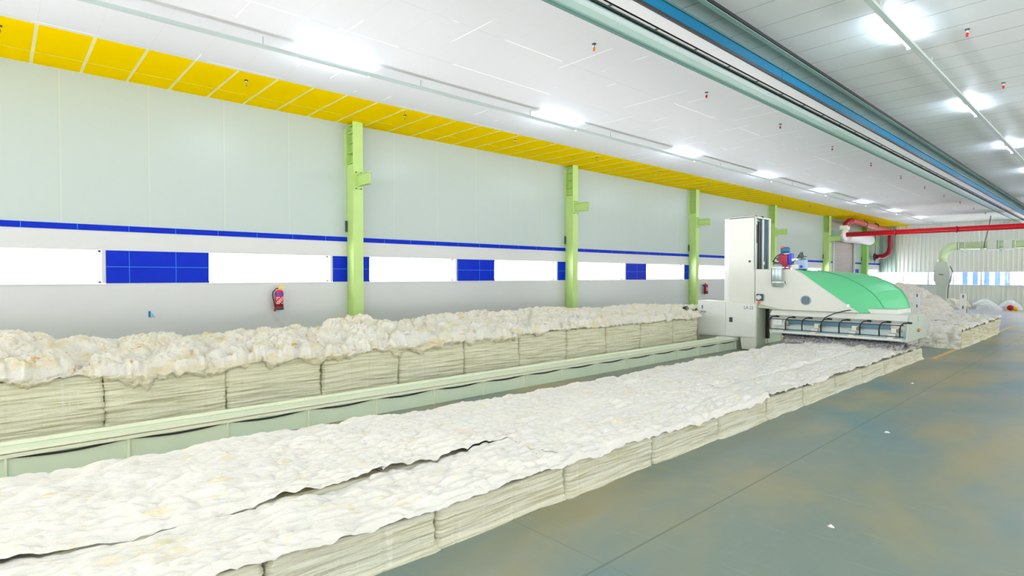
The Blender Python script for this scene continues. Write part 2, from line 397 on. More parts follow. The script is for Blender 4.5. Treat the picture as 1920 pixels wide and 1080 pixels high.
# ------------------------------------------------------------------ steel columns of the left wall
ords = ['first', 'second', 'third', 'fourth', 'fifth', 'sixth']
where = ['nearest green steel column on the left wall, behind the heaped bale row', 'second green steel column from the camera, beside the middle blue tiles',
         'third green steel column from the camera, just left of the far fire extinguisher', 'fourth green steel column, rising behind the machine tower',
         'fifth green steel column, between machine and roller shutter', 'farthest green steel column, beyond the roller shutter near the far wall']
for i in range(6):
    y0 = 5.88 + 7.3*i - (.0 if i < 4 else .1*(i-3)); y1 = y0 + (.24 if i < 4 else .32)
    if i == 5: y0, y1 = 41.75, 42.15
    cg = colgreen if i < 5 else colgreen2
    t = thing('steel_column', (XW+.15, (y0+y1)/2, 0), where[i], 'column', 'green steel columns along the left wall')
    box('inner_flange', (XW+.005, XW+.02, y0, y1, 0, ZC), cg, t); box('outer_flange', (XW+.30, XW+.315, y0, y1, 0, ZC), cg, t)
    box('web', (XW+.02, XW+.30, (y0+y1)/2-.006, (y0+y1)/2+.006, 4.55, ZC), cg, t)
    box('cover_plate', (XW+.02, XW+.30, y0+.01, y0+.03, 0, 4.5), cg, t)
    for z in (4.52, 4.75, 4.98, 5.2, 5.36): box('stiffener', (XW+.02, XW+.30, y0+.005, (y0+y1)/2-.006, z, z+.014), cg, t)
    B().box(XW-.0+.0, XW+.04, y0-.05, y0, 4.45, 5.3).obj('edge_plate', cg, t)
    bk = B(); Z0, Z1 = 4.0, 4.26; xa = XW+.315; xb = XW+.86
    ym = (y0+y1)/2
    bk.box(xa, xb, ym-.055, ym+.055, Z0, Z0+.016).box(xa, xb, ym-.055, ym+.055, Z1-.016, Z1).box(xa, xb, ym-.006, ym+.006, Z0, Z1).box(xa, xa+.016, y0+.02, y1-.02, Z0-.08, Z1+.08)
    br = bk.obj('beam_stub', cg, t)
    for zz in (Z0-.05, Z1+.05):
        for dy in (-.06, .06): B().tube([(xa+.012, ym+dy, zz), (xa+.04, ym+dy, zz)], .014, n=6).obj('bolt', darksteel, br)
    box('conduit_box', (XW+.01, XW+.04, y0-.045, y0-.005, 3.0, 3.25), darksteel, t)

# ------------------------------------------------------------------ ceiling services
YB1 = YB+.1
t = thing('ceiling_beam', (-4.0, 18, ZC), 'long grey and blue boxed steel beam hanging below the ceiling from front to back', 'beam')
za = 4.95
box('neck_plate', (-4.15, -4.02, YB1, YE, 5.12, ZC), simple('beam_teal', (96, 146, 138), .4), t)
box('edge_lip', (-4.29, -4.245, YB1, YE, za-.015, 5.12), simple('beam_lip_shade', (66, 116, 106), .45), t)  # dark tone puts the shadow gap's shade into the lip colour
box('left_flange', (-4.245, -4.09, YB1, YE, za, za+.03), simple('beam_sage', (160, 196, 186), .35), t)
box('flange_strip', (-4.09, -4.01, YB1, YE, za+.002, za+.03), simple('beam_pale', (196, 216, 214), .35), t)
box('channel_web', (-4.02, -4.01, YB1, YE, za+.03, za+.16), simple('beam_shaded', (78, 136, 124), .4), t)  # channel face in shade: the shade is put into its dark colour
box('recess_plate', (-4.01, -3.62, YB1, YE, za+.16, za+.17), MAT['beam_shaded'], t)
box('cable_tray', (-3.935, -3.885, YB1, YE, za+.02, za+.04), white, t)
tb = B()
for y in np.arange(.5, YE, .9): tb.box(-3.94, -3.875, y, y+.03, za+.012, za+.03)
tb.obj('tray_clips', darksteel, t)
box('tray_edge', (-3.945, -3.937, YB1, YE, za+.01, za+.045), black, t)
box('tray_edge', (-3.884, -3.876, YB1, YE, za+.01, za+.045), black, t)
box('white_flange', (-3.84, -3.645, YB1, YE, za, za+.03), simple('beam_white', (224, 226, 228), .35), t)
box('black_seal', (-3.65, -3.622, YB1, YE, za-.004, za+.032), black, t)
box('blue_web', (-3.635, -3.62, YB1, YE, za+.03, 5.10), simple('beam_blue', (6, 98, 132), .5, 0, .15), t)
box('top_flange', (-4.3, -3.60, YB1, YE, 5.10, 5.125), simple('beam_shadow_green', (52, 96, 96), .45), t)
for y in np.arange(4.2, YE, 4.6): box('web_joint', (-3.622, -3.617, y, y+.012, za+.03, 5.10), darksteel, t)
t = thing('ceiling_gutter', (-3.6, 18, ZC), 'slim pale trim strip with black gap running along the right ceiling beside the beam', 'ceiling trim')
box('pale_edge', (-3.66, -3.59, YB1, YE, ZC-.05, ZC), MAT['beam_sage'], t); box('black_gap', (-3.585, -3.57, YB1, YE, ZC-.045, ZC), black, t)

def light_track(x, label):
    t = thing('light_track', (x, 18, ZC), label, 'light track', 'light tracks under the ceiling')
    box('trunking', (x-.035, x+.035, YB1, YE-.1, ZC-.155, ZC-.115), simple('track_grey', (176, 192, 186), .35) if 'track_grey' not in MAT else MAT['track_grey'], t)
    for y in np.arange(.2, YE, 2.67): box('hanger', (x-.006, x+.006, y, y+.012, ZC-.115, ZC), MAT['track_grey'], t)
light_track(-8.46, 'thin grey light track crossing the white ceiling beside the yellow border')
light_track(-2.18, 'thin grey light track on the grey ceiling at upper right')
light_track(4.1, 'grey light track on the grey ceiling far right, out of the picture')
def lamp(x, y, label, grp):
    t = thing('tube_light', (x, y+.65, ZC-.07), label, 'ceiling lamp', grp)
    tube('tube', [(x-.065, y+.03, ZC-.115), (x-.065, y+1.2, ZC-.115)], .019, tube_m, t, 10)
    for yy in (y, y+1.2): box('end_cap', (x-.09, x-.035, yy, yy+.03, ZC-.15, ZC-.09), white, t)
pos = ['nearest', 'second nearest', 'third nearest', 'fourth nearest', 'fifth nearest', 'sixth nearest', 'seventh nearest', 'farthest']
for i in range(8): lamp(-8.46, 3.38+5.13*i, pos[i]+' lit white tube on the track beside the yellow ceiling border', 'lit tubes on the left track')
rp = [None, None, 'lit white tube at upper right, nearest on the right track', 'second lit white tube from the top on the right track', 'third lit white tube from the top on the right track', 'fourth lit tube along the right track, by the ceiling beam', 'fifth lit tube along the right track, near the far wall', 'sixth lit tube along the right track, closest to the far wall', 'last lit tube at the far end of the right track']
for i in range(1, 9):
    if -5.2+3.6+5.37*i > 44: continue
    lamp(-2.18, -1.70+5.15*i, rp[i] or 'lit white tube on the right track just above the picture edge', 'lit tubes on the right track')
for i in range(0, 8): lamp(4.1, -1.70+5.15*i, 'lit white tube on the unseen far right track, number %s from the front' % ['one','two','three','four','five','six','seven','eight'][i], 'lit tubes on the unseen outer track')  # lamp row outside the view, assumed and added for light

def sprinkler(x, y, label, grp, bulb):
    t = thing('sprinkler', (x, y, ZC), label, 'sprinkler', grp)
    B().tube([(x, y, ZC), (x, y, ZC-.012)], .03, n=12).obj('ceiling_rose', darksteel, t)
    B().tube([(x, y, ZC), (x, y, ZC-.055)], .012, n=8).obj('stem', steel, t)
    B().tube([(x, y, ZC-.05), (x, y, ZC-.065), (x, y, ZC-.085), (x, y, ZC-.1)], [.009, .021, .018, .006], n=10).obj('bulb', bulb, t)
    B().tube([(x, y, ZC-.1), (x, y, ZC-.105)], .018, n=10).obj('deflector', bulb, t)
nn = ['nearest', 'second', 'third', 'fourth', 'fifth', 'sixth', 'seventh', 'eighth', 'ninth', 'tenth', 'eleventh', 'twelfth']
for i in range(11):
    sprinkler(-5.42, 6.57+3.27*i, ('nearest' if i == 0 else nn[i]+' nearest')+' red sprinkler head on the white ceiling left of the beam', 'red sprinklers on the white ceiling', orange if i == 0 else red)
for i in range(8):
    sprinkler(-1.61, 6.78+3.23*i, ('nearest' if i == 0 else nn[i]+' nearest')+' red sprinkler head on the grey ceiling right of the track', 'red sprinklers on the grey ceiling', red)
for i in range(12):
    sprinkler(-10.5, .08+3.2*i, ('nearest' if i == 0 else nn[i]+' nearest')+' small brass sprinkler head on the yellow ceiling border', 'brass sprinklers on the yellow border', MAT.get('brass') or simple('brass', (176, 150, 60), .35, .6))

# ------------------------------------------------------------------ things on the left wall
def extinguisher(y, ztop, s, label):
    x = XW+.12; r = .078*s; t = thing('fire_extinguisher', (x, y, ztop-.5*s), label, 'fire extinguisher', 'fire extinguishers on the left wall')
    z0 = ztop-.5*s
    B().tube([(x, y, z0+.05*s), (x, y, z0+.34*s), (x, y, z0+.375*s), (x, y, z0+.395*s)], [r, r, r*.8, r*.35], n=24).obj('cylinder', red, t)
    B().tube([(x, y, z0), (x, y, z0+.07*s)], [r*1.02, r*1.04], n=24).obj('base_ring', darksteel, t)
    B().tube([(x, y, z0+.29*s), (x, y, z0+.335*s)], r*1.015, n=24, cap=False).obj('blue_band', blue, t)
    lb = B()
    for q in range(6):                                         # white printed rows on the red label
        for w_ in range(7):
            if (q*7+w_*3) % 5 == 4: continue
            a0 = -1.15+w_*.33; zz = z0+(.12+.024*q)*s
            pts = [(x+math.cos(a0+j*.11)*r*1.02, y+math.sin(a0+j*.11)*r*1.02) for j in range(3)]
            for j in range(2): lb.add([(pts[j][0], pts[j][1], zz), (pts[j+1][0], pts[j+1][1], zz), (pts[j+1][0], pts[j+1][1], zz+.014*s), (pts[j][0], pts[j][1], zz+.014*s)], [(0,1,2,3)])
    lb.obj('printed_label', white, t)
    v = B().tube([(x, y, z0+.39*s), (x, y, z0+.44*s)], .02*s, n=12).obj('valve', yellow, t)
    B().box(x-.015, x+.015, y-.01, y+.10*s, z0+.455*s, z0+.475*s).box(x-.015, x+.015, y-.01, y+.085*s, z0+.425*s, z0+.44*s).obj('handle', yellow, t)
    B().tube([(x, y-.01, z0+.425*s), (x, y-.06*s, z0+.42*s), (x, y-.12*s, z0+.36*s), (x, y-.13*s, z0+.28*s), (x, y-.11*s, z0+.18*s), (x, y-.085*s, z0+.08*s), (x, y-.08*s, z0+.03*s)], .011*s, n=8).obj('hose', black, t)
    B().tube([(x, y-.08*s, z0+.05*s), (x, y-.09*s, z0-.03*s)], [.012*s, .02*s], n=10).obj('nozzle', red, t)
    B().box(XW, x-r*.6, y-.02, y+.02, z0+.3*s, z0+.36*s).obj('wall_bracket', darksteel, t)
extinguisher(4.32, 1.83, 1.04, 'red fire extinguisher with blue band below the second strip window')
extinguisher(21.65, 1.80, 1.05, 'red fire extinguisher just right of the third green column, beside the machine tower')
t = thing('wall_hook', (XW+.02, 2.07, 1.31), 'small pale blue bracket on the bare wall above the heaped bales', 'hook')
box('back_plate', (XW, XW+.012, 2.03, 2.06, 1.26, 1.37), tealblue, t); B().prism([(2.06, 1.26), (2.06, 1.36), (2.12, 1.27)], 0, XW, XW+.03).obj('wedge', switchb, t)

# ------------------------------------------------------------------ cotton bales
def hfront(X, Y, edges, base):
    """height of the plucked cotton top"""
    idx = np.clip(np.searchsorted(-np.array(edges), -X), 0, 99)
    z = base.copy()
    z += .030*fbm(X/.45, Y/.8, X*0, 3, 3)
    z += .016*np.sin(2*PI*(X+.05*fbm(X/.3, Y/.9, X*0, 9, 2))/.095)*(.6+.6*fbm(X/.3, Y/.5, X*0, 5, 2))
    wx = X+.02*fbm(X/.15, Y/.2, X*0, 31, 2); wy = Y+.04*fbm(X/.15, Y/.2, X*0, 33, 2)
    z += .088*puff2(wx/.08, wy/.26, 11)*(.7+.5*fbm(X/.3, Y/.4, X*0, 15, 2)) + .050*puff2(wx/.045, wy/.10, 21) + .034*puff2(X/.11, Y/.16, 25) - .072
    z += .010*fbm(X/.03, Y/.07, X*0, 41, 3)
    return z
EDG = [-3.40, -4.17, -4.76, -5.42, -5.95]
YS = [-1.35, -.15, 1.15, 2.36, 3.77, 5.14, 6.55, 7.9, 9.22, 10.6, 12.0, 13.4, 14.95, 16.55]
def colbase(c, y):
    """bale height at column c (0 = aisle side)"""
    t_ = np.clip(y/6.0, 0, 1)
    aisle = np.interp(y, [0, .6, 1.2, 1.9, 2.6, 3.5, 4.6, 5.5, 8.5, 11, 14, 17], [.345, .345, .325, .285, .29, .30, .34, .30, .29, .27, .27, .27])
    if c == 0: return aisle
    near = [0, .40, .41, .37][c]; far = [0, .31, .285, .25][c]
    return near*(1-t_)+far*t_
cname = ['aisle-side column', 'column second from the aisle', 'column third from the aisle', 'rail-side column']
yname = ['just outside the left edge', 'at the lower left corner', 'second from the left edge', 'third from the left edge', 'fourth from the left edge', 'fifth from the left edge', 'sixth from the left edge',
         'seventh from the left edge', 'eighth from the left edge', 'ninth from the left edge', 'fourth from the machine end', 'third from the machine end', 'second from machine end', 'last at machine end']
def bale_body(x0, x1, y0, y1, hfun, seed, res, m, parent, amp=1.0, fine=True):
    g = .008
    x0 += g; x1 -= g; y0 += g; y1 -= g; r = .03
    per = []
    def seg(a, b_, n):
        for i in range(n): per.append((a[0]+(b_[0]-a[0])*i/n, a[1]+(b_[1]-a[1])*i/n))
    nx = max(3, int((x1-x0)/(res*2))); ny = max(3, int((y1-y0)/res)); nb = 4 if not fine else max(4, ny//4)
    seg((x1, y0+r), (x1, y1-r), ny); seg((x1, y1-r), (x1-r, y1), 2); seg((x1-r, y1), (x0+r, y1), 4)
    seg((x0+r, y1), (x0, y1-r), 2); seg((x0, y1-r), (x0, y0+r), nb); seg((x0, y0+r), (x0+r, y0), 2); seg((x0+r, y0), (x1-r, y0), nx); seg((x1-r, y0), (x1, y0+r), 2)
    P = np.array(per); cx, cy = (x0+x1)/2, (y0+y1)/2
    top = hfun(P[:,1]); nz = max(5, int(float(top.max())/(res*.55 if fine else .06)))
    T = np.linspace(0, 1, nz+1)[:, None]; Z = T*top[None, :]
    PX = np.repeat(P[None,:,0], nz+1, 0); PY = np.repeat(P[None,:,1], nz+1, 0)
    nxv = np.where(PX > x1-r*.7, 1., np.where(PX < x0+r*.7, -1., 0)); nyv = np.where(PY > y1-r*.7, 1., np.where(PY < y0+r*.7, -1., 0))
    d = .012*vn(PY/.5+seed, PX/.5, (Z+.02*vn(PY/.6, PX, Z*0, 8))/.022, seed) + .006*vn(PY/.2, PX/.2, Z/.009, seed+5) + .02*vn(PY/.35+seed*3, PX/.35, Z/.2, seed+9)
    d = d + .02*np.exp(-((T*top[None,:])/.03)**2) - .012*np.exp(-((1-T)*top[None,:]/.02)**2)
    strap = np.abs(((PY-y0) % .3)-.15) ; d = d - .008*np.exp(-(strap/.008)**2)
    d = d*amp
    X = PX+nxv*d; Y = PY+nyv*d
    # close the top with a shrunken ring
    X = np.vstack([X, cx+(PX[-1:]-cx)*.9, cx+(PX[-1:]-cx)*.02]); Y = np.vstack([Y, cy+(PY[-1:]-cy)*.9, cy+(PY[-1:]-cy)*.02]); Z = np.vstack([Z, Z[-1:], Z[-1:]])
    return grid_obj('bale_body', X, Y, Z, m, parent, wrap=True)
for c in range(4):
    x1, x0 = EDG[c], EDG[c+1]
    for j in range(len(YS)-1):
        y0, y1 = YS[j], YS[j+1]; ym = (y0+y1)/2
        lab = ('front block cotton bale, %s, %s' % (cname[c], yname[j]))
        t = thing('cotton_bale', ((x0+x1)/2, ym, 0), lab, 'cotton bale', 'plucked bales in the front block')
        off = random.uniform(-.003, .003)
        hf = lambda y, c=c, off=off: colbase(c, y)+off-.004
        res = .016 if c == 0 and ym < 6 else .03
        bale_body(x0, x1, y0, y1, hf, c*31+j, res if c == 0 or ym < 5 else .08, side_f, t, 1.0, c == 0 or ym < 5)
        r_ = .0115 if ym < 4 else (.017 if ym < 8 else .028)
        ov = .012
        xs = np.arange(x0-ov, x1+ov+r_*.5, r_); yv = np.arange(y0-.02, y1+.02+r_*.5, r_*1.25)
        Y, X = np.meshgrid(yv, xs); base = colbase(c, Y)+off
        Z = hfront(X, Y, EDG, base)
        ed = np.minimum(X-(x0-ov), (x1+ov)-X); ed = np.clip(ed/.035, 0, 1); wob = .5+.5*vn(Y/.09, Y*0, Y*0, c*7+1)
        Z = Z - (1-np.sqrt(1-(1-ed)**2))*(.050+.03*wob)*np.where(np.abs(X-(x1 if c == 0 else x0)) < .2 if c in (0, 3) else (X < -99), .9, 1.0)
        edy = np.clip(np.minimum(Y-(y0-.02), (y1+.02)-Y)/.05, 0, 1); dep = _h(np.full(X.shape, j), np.full(X.shape, c), X*0, 5)
        Z = Z - (1-edy)**2*.05*np.clip(vn(X/.3, X*0+j, X*0, 3)-.25, 0, 1)
        X2 = X + np.where(X > (x0+x1)/2, 1, -1)*(1-ed)*.014*(puff2(Y/.06, Z/.04, 5)*1.4-.4)
        grid_obj('loose_top', X2, Y, Z, cotton, t)

# heaped row behind the rail
XF = -8.1
YBK = [-1.75, -.42, .917, 2.25, 3.565, 4.89, 6.233, 7.59, 8.975, 10.30, 11.65, 13.08, 14.32, 15.7, 17.1]
crest_y = [-2, .03, .26, .62, .86, 1.16, 1.82, 2.4, 2.96, 3.56, 4.22, 4.73, 5.05, 5.39, 5.94, 6.27, 7.44, 8.25, 8.97, 9.42, 10.29, 11.52, 12.65, 14.37, 16.13, 17.2]
crest_z = [1.2, 1.26, 1.24, 1.13, 1.14, 1.07, 1.11, 1.03, 1.09, 1.08, 1.09, 1.19, 1.25, 1.13, 1.03, 1.14, 1.19, 1.20, 1.12, 1.18, 1.2, 1.11, 1.12, 1.13, 1.04, .98]
lip_y = [-2, 0, .9, 1.3, 2.2, 2.6, 3.5, 4.3, 4.9, 6.1, 7.6, 9, 10.3, 14, 17]
lip_z = [.80, .81, .82, .67, .77, .78, .75, .81, .75, .76, .81, .87, .85, .9, .9]
fe_y = [-2, 0, .9, 1.5, 2.25, 3.5, 4.9, 7.6, 10.3, 14.1, 17]
fe_z = [1.02, 1.02, .95, .90, .91, .93, .97, .98, .96, .95, .94]
def sheet(x0, x1, y0, y1, front, res, seed, parent, mat_):
    """loose cotton: hangs over the front when front=True, then runs back over the bale"""
    yv = np.arange(y0-.03, y1+.03+res, res)
    smax = (x1-x0); ns = int(smax/res)+1
    if front:
        nh = int(.24/res)+2
        sv = np.concatenate([np.linspace(-1, 0, nh, endpoint=False), np.linspace(0, 1, ns)])
    else: sv = np.linspace(0, 1, ns)
    S, Y = np.meshgrid(sv, yv, indexing='ij')
    x_c = x1 - np.clip(S, 0, 1)*smax
    fe = np.interp(Y, fe_y, fe_z)-.07; cr = np.interp(Y, crest_y, crest_z)-.10
    back = np.clip((XF-x_c)/1.6, 0, 1.35); u = np.sin(np.clip(back, 0, 1)*PI/2)
    Z = fe+(cr-fe)*u - np.clip(back-1, 0, 1)*.12
    lip = np.interp(Y, lip_y, lip_z)+.07*vn(Y/.22, Y*0, Y*0, 77)+.045*vn(Y/.08, Y*0, Y*0, 79)+.02*vn(Y/.03, Y*0, Y*0, 80)
    down = np.clip(-S, 0, 1)
    Z = np.where(S < 0, fe-.03-(fe-.03-lip)*down, Z); Z = np.where((S >= 0) & front, Z-.03*np.clip(1-(x1-x_c)/.06, 0, 1)**2, Z)
    X = x_c + np.where(S < 0, .04*np.sin(down*PI)**.6, 0)
    # normals
    nxx = np.where(S < 0, .95, .12); nzz = np.where(S < 0, .25, 1.)
    D = .14*puff(X/.34, Y/.36, Z/.34, 51)*np.where(S < 0, .5, 1) + .085*puff(X/.13, Y/.15, Z/.11, 52) + .04*puff(X/.05, Y/.055, Z/.045, 53)+ .012*fbm(X/.03, Y/.03, Z/.03, 55, 2)+ .05*fbm(X/.6, Y/.6, Z/.6, 54, 3) - .07
    D = D*np.where(S < 0, .85*(1-down**4*.9), 1)
    return grid_obj('loose_top', X+nxx*D, Y, Z+nzz*D, mat_, parent)
rown = ['front row', 'middle row', 'wall-side row']
for c in range(3):
    x1 = XF-.75*c; x0 = x1-.75
    for j in range(len(YBK)-1):
        if c == 0 and j > 11: continue
        y0, y1 = YBK[j], YBK[j+1]; ym = (y0+y1)/2
        lab = 'tall cotton bale heaped with fluff, %s, number %s from the left' % (rown[c], ['zero','one','two','three','four','five','six','seven','eight','nine','ten','eleven','twelve','thirteen'][j])
        t = thing('cotton_bale', ((x0+x1)/2, ym, 0), lab, 'cotton bale', 'heaped bales behind the rail')
        hf = lambda y: y*0+.86
        bale_body(x0, x1, y0, y1, hf, 200+c*17+j, .022 if c == 0 else .1, side_b, t, 1.1, c == 0)
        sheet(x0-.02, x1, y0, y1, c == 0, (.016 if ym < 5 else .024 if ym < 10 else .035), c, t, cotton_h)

# third block, beyond the machine
EF = [-3.18, -4.1, -5.0, -5.9]; YF = [19.6, 21.0, 22.4, 23.8, 25.2, 26.6]
for c in range(3):
    for j in range(5):
        x1, x0 = EF[c], EF[c+1]; y0, y1 = YF[j], YF[j+1]
        lab = 'yellow stained cotton bale beyond the machine, %s, %s from its near end' % (['aisle side', 'middle column', 'rail side'][c], ['first', 'second', 'third', 'fourth', 'fifth'][j])
        t = thing('cotton_bale', ((x0+x1)/2, (y0+y1)/2, 0), lab, 'cotton bale', 'stained bales beyond the machine')
        bale_body(x0, x1, y0+(.14 if j == 0 else 0), y1, lambda y: y*0+.44+.01*j, 300+c*9+j, .035 if c == 0 else .1, side_y, t, 1.6, c == 0)
        res = .03
        sv = np.concatenate([np.linspace(-1, 0, 16, endpoint=False), np.linspace(0, 1, 44)]) if j == 0 else np.linspace(0, 1, 44)
        xs = np.arange(x0-.02, x1+.03, res); S, X = np.meshgrid(sv, xs, indexing='ij')
        dn = np.clip(-S, 0, 1); Y = y0+np.clip(S, 0, 1)*(y1-y0+.02) - dn*.10+.10*(S<0)*0; Z = np.where(S < 0, (.46)*(1-dn), .46+.01*j)
        D = .09*puff(X/.25, Y/.25, Z/.2, 61)+.05*puff(X/.1, Y/.1, Z/.1, 62)+.03*fbm(X/.2, Y/.2, Z/.2, 63, 3)
        ed = np.clip((x1+.03-X)/.08, 0, 1); Z2 = Z+np.where(S < 0, .02, 1)*D - (S >= 0)*(1-ed)**2*.06
        grid_obj('loose_top', X, Y-np.where(S < 0, D, 0), np.maximum(Z2, .0), cotton_s, t)
def heap(name, cx, cy, rx, ry, h, seed, label, m, cat='cotton heap', sc=1.0, kind=None, group=None):
    n, k_ = 60, 110
    R_, A = np.meshgrid(np.linspace(1, 0.001, n), np.linspace(0, 2*PI, k_, endpoint=False), indexing='ij')
    rr = R_*(1+.13*vn(np.cos(A)*1.6+seed, np.sin(A)*1.6, A*0, seed))
    X = cx+rr*rx*np.cos(A); Y = cy+rr*ry*np.sin(A); Z = h*(1-R_**1.9)**.9
    D = (.20*puff(X/.55, Y/.55, Z/.5, seed)+.09*puff(X/.2, Y/.2, Z/.2, seed+2)+.04*fbm(X/.1, Y/.1, Z/.1, seed+3, 3))*sc
    f = np.clip((1-R_)*6, 0, 1); Z = Z+D*f*.8; X = X+np.cos(A)*D*R_; Y = Y+np.sin(A)*D*R_
    return tag(grid_obj(name, X, Y, np.maximum(Z, 0), m, None, wrap=True), label, cat, group)
heap('cotton_heap', -8.4, 35.5, 2.1, 2.1, 1.45, 3, 'tall heap of loose cotton behind the green hood, near the far wall', cotton_s)
heap('cotton_heap', -7.55, 44.3, .62, .75, .45, 13, 'low heap of loose cotton on the floor left of the white sacks', cotton_s)
heap('white_sack', -6.1, 44.7, .68, .5, .55, 23, 'large white sack slumped against the far wall, behind the other sacks', sack, 'sack', .3, group='white sacks by the far wall')
heap('white_sack', -5.75, 43.55, .62, .48, .36, 24, 'white sack lying nearest, in front of the other sacks', sack, 'sack', .3, group='white sacks by the far wall')
heap('white_sack', -4.95, 44.8, .52, .5, .52, 25, 'white sack at the right of the pile, beside the red bag', sack, 'sack', .3, group='white sacks by the far wall')
t = thing('striped_bag', (-4.75, 43.9, 0), 'small red and yellow bag on the floor beside the white sacks', 'bag')
B().dome((-4.85, 43.9, .16), .17, sz=.95).obj('red_half', red, t); B().dome((-4.62, 43.9, .12), .13, sz=.95).obj('yellow_half', yellow, t)

# ------------------------------------------------------------------ machine rail
t = thing('machine_rail', (-7.55, 7, 0), 'pale green steel guide rail running between the two bale rows to the machine', 'rail')
ya, yb = -3.0, 27.0; X1, X0, ZR = -7.33, -7.74, .28
B().box(X0+.03, X1-.03, ya, yb, 0, ZR-.02).obj('rail_body', railp, t)
B().box(X1-.09, X1, ya, yb, ZR-.012, ZR+.012).box(X1-.012, X1, ya, yb, ZR-.05, ZR).obj('front_flange', railtop, t, .003)
B().box(X0-.01, X0+.035, ya, yb, ZR-.01, ZR+.03).obj('rear_flange', railtop, t, .003)
B().box(X0+.035, X1-.09, ya, yb, ZR-.022, ZR-.012).obj('rail_bed', railp, t)
ribs = [ .03+1.0*i for i in range(-3, 27)]
for y in ribs: B().box(X1-.031, X1-.006, y, y+.022, 0, ZR-.05).obj('rib', railtop, t)
cb = []
for y in np.arange(ya, 15.2, .05):
    ph = (y-.03) % 1.0; sag = .035*(math.sin(ph*PI)**1)*1
    cb.append((X1-.013, y, ZR-.048-sag*1.0+.01))
tag(B().tube(cb, .011, n=6).obj('power_cable', black), 'black sagging cable clipped below the lip of the machine rail', 'cable')

# ------------------------------------------------------------------ bale opener machine
MY = 15.0
t = thing('bale_opener', (-7.2, MY+.7, 0), 'white and green bale plucking machine with tower and long head over the front bales', 'machine')
lc = B().prism([(-8.48, .32), (-6.78, .35), (-6.78, 1.28), (-8.48, 1.31)], 1, MY, MY+.52).obj('lower_cabinet', cream, t, .008)
box('cabinet_side', (-6.79, -6.772, MY+.03, MY+.55, .12, 1.26), cream2, t)
B().prism([(-7.17, .02), (-6.79, .02), (-6.79, .36), (-7.22, .33)], 1, MY+.01, MY+.5).obj('skirt', cream, t, .006)
B().box(-8.47, -7.80, MY+.12, MY+.5, .02, .34).obj('base_frame', cream2, t)
box('cavity_shade', (-7.31, -7.18, MY+.3, MY+.32, 0, .34), darksteel, t);  # dark plate stands in for the shade inside the cavity
B().prism([(-7.78, .25), (-7.30, .25), (-7.30, .33), (-7.80, .33)], 1, MY-.25, MY+.2).obj('rail_shoe', cream, t, .01)
for x0, x1, z1 in ((-8.47, -7.64, 1.29), (-7.625, -6.80, 1.27)):
    dr = B().box(x0, x1, MY-.014, MY, .37, z1-.02).obj('cabinet_door', simple('door_white', (232, 236, 230), .3) if 'door_white' not in MAT else MAT['door_white'], t, .004)
    if x0 > -8: box('latch', (-7.52, -7.43, MY-.024, MY-.012, .74, .87), darksteel, dr)
def text(body, size, loc, m, parent, ext=.001, sx=1.0):
    cu = bpy.data.curves.new('lettering', 'FONT'); cu.body = body; cu.size = size; cu.extrude = ext; cu.align_x = 'CENTER'
    o = bpy.data.objects.new('lettering', cu); COL.objects.link(o); cu.materials.append(m)
    o.location = loc; o.rotation_euler = (PI/2, 0, 0); o.scale = (sx, 1, 1); me = bpy.data.meshes.new_from_object(o); q = bpy.data.objects.new('lettering', me); q.location = o.location; q.rotation_euler = o.rotation_euler; q.scale = o.scale
    COL.objects.link(q); bpy.data.objects.remove(o); o = q
    o.parent = parent; o.matrix_parent_inverse = PAR_INV(parent); return o
text('LA 23', .12, (-6.98, MY-.018, 1.115), inkblue, t, sx=.9)
text('LMW', .09, (-8.32, MY-.018, .955), inkblue, t)
B().box(-8.345, -8.325, MY-.018, MY-.015, 1.06, 1.18).box(-8.36, -8.31, MY-.018, MY-.015, 1.14, 1.155).box(-8.36, -8.31, MY-.018, MY-.015, 1.10, 1.11).obj('emblem', inkblue, t)
# tower
tw = B()
tw.box(-7.56, -6.84, MY+.02, MY+.05, 1.28, 3.60).box(-7.70, -7.56, MY+.05, MY+.98, 1.28, 3.57).box(-7.56, -6.86, MY+.96, MY+1.0, 1.28, 3.60).box(-7.56, -6.86, MY+.02, MY+1.0, 3.57, 3.61)
tw.obj('tower_shell', cream, t, .006)
box('tower_corner_left', (-7.70, -7.56, MY+.035, MY+.05, 1.28, 3.585), white, t)
for z in np.arange(1.5, 3.55, .22): pass
rv = B()
for z in np.arange(1.45, 3.55, .25): rv.tube([(-7.55, MY+.021, z), (-7.55, MY+.012, z)], .008, n=6)
rv.obj('rivet_row', steel, t)
box('tower_front_edge', (-6.86, -6.842, MY+.02, MY+.10, 2.18, 3.60), cream2, t)
box('tower_rear_edge', (-6.86, -6.842, MY+.90, MY+1.0, 2.18, 3.60), cream, t)
for a, e, mt, zlo in ((.10, .16, bluegrey, 2.0), (.16, .30, MAT['beam_sage'], 2.0), (.60, .72, MAT['beam_pale'], 2.0), (.78, .90, bluegrey, 2.0)):
    box('guide_strip', (-6.92, -6.90, MY+a, MY+e, zlo, 3.56), mt, t)
box('guide_strip', (-6.915, -6.895, MY+.22, MY+.29, 2.9, 3.4), darksteel, t)
box('chain_slot', (-7.02, -6.97, MY+.30, MY+.62, 1.9, 3.56), simple('shaft_green', (130, 168, 150), .5), t)
box('chain', (-6.97, -6.93, MY+.44, MY+.54, 1.9, 3.5), simple('oily_chain', (46, 42, 30), .5), t)
B().tube([(-6.905, MY+.66, 2.36), (-6.88, MY+.66, 2.36)], .055, n=18).obj('guide_roller', white, t)
B().tube([(-6.975, MY+.02, 2.40), (-6.975, MY+.0, 2.40)], .03, n=14).obj('door_lock', darksteel, t)
ey = B(); ey.tube([(-7.28+.05*math.cos(a), MY+.4, 3.64+.05*math.sin(a)) for a in np.linspace(0, 2*PI, 13)], .01, n=6); ey.obj('lifting_eye', steel, t)
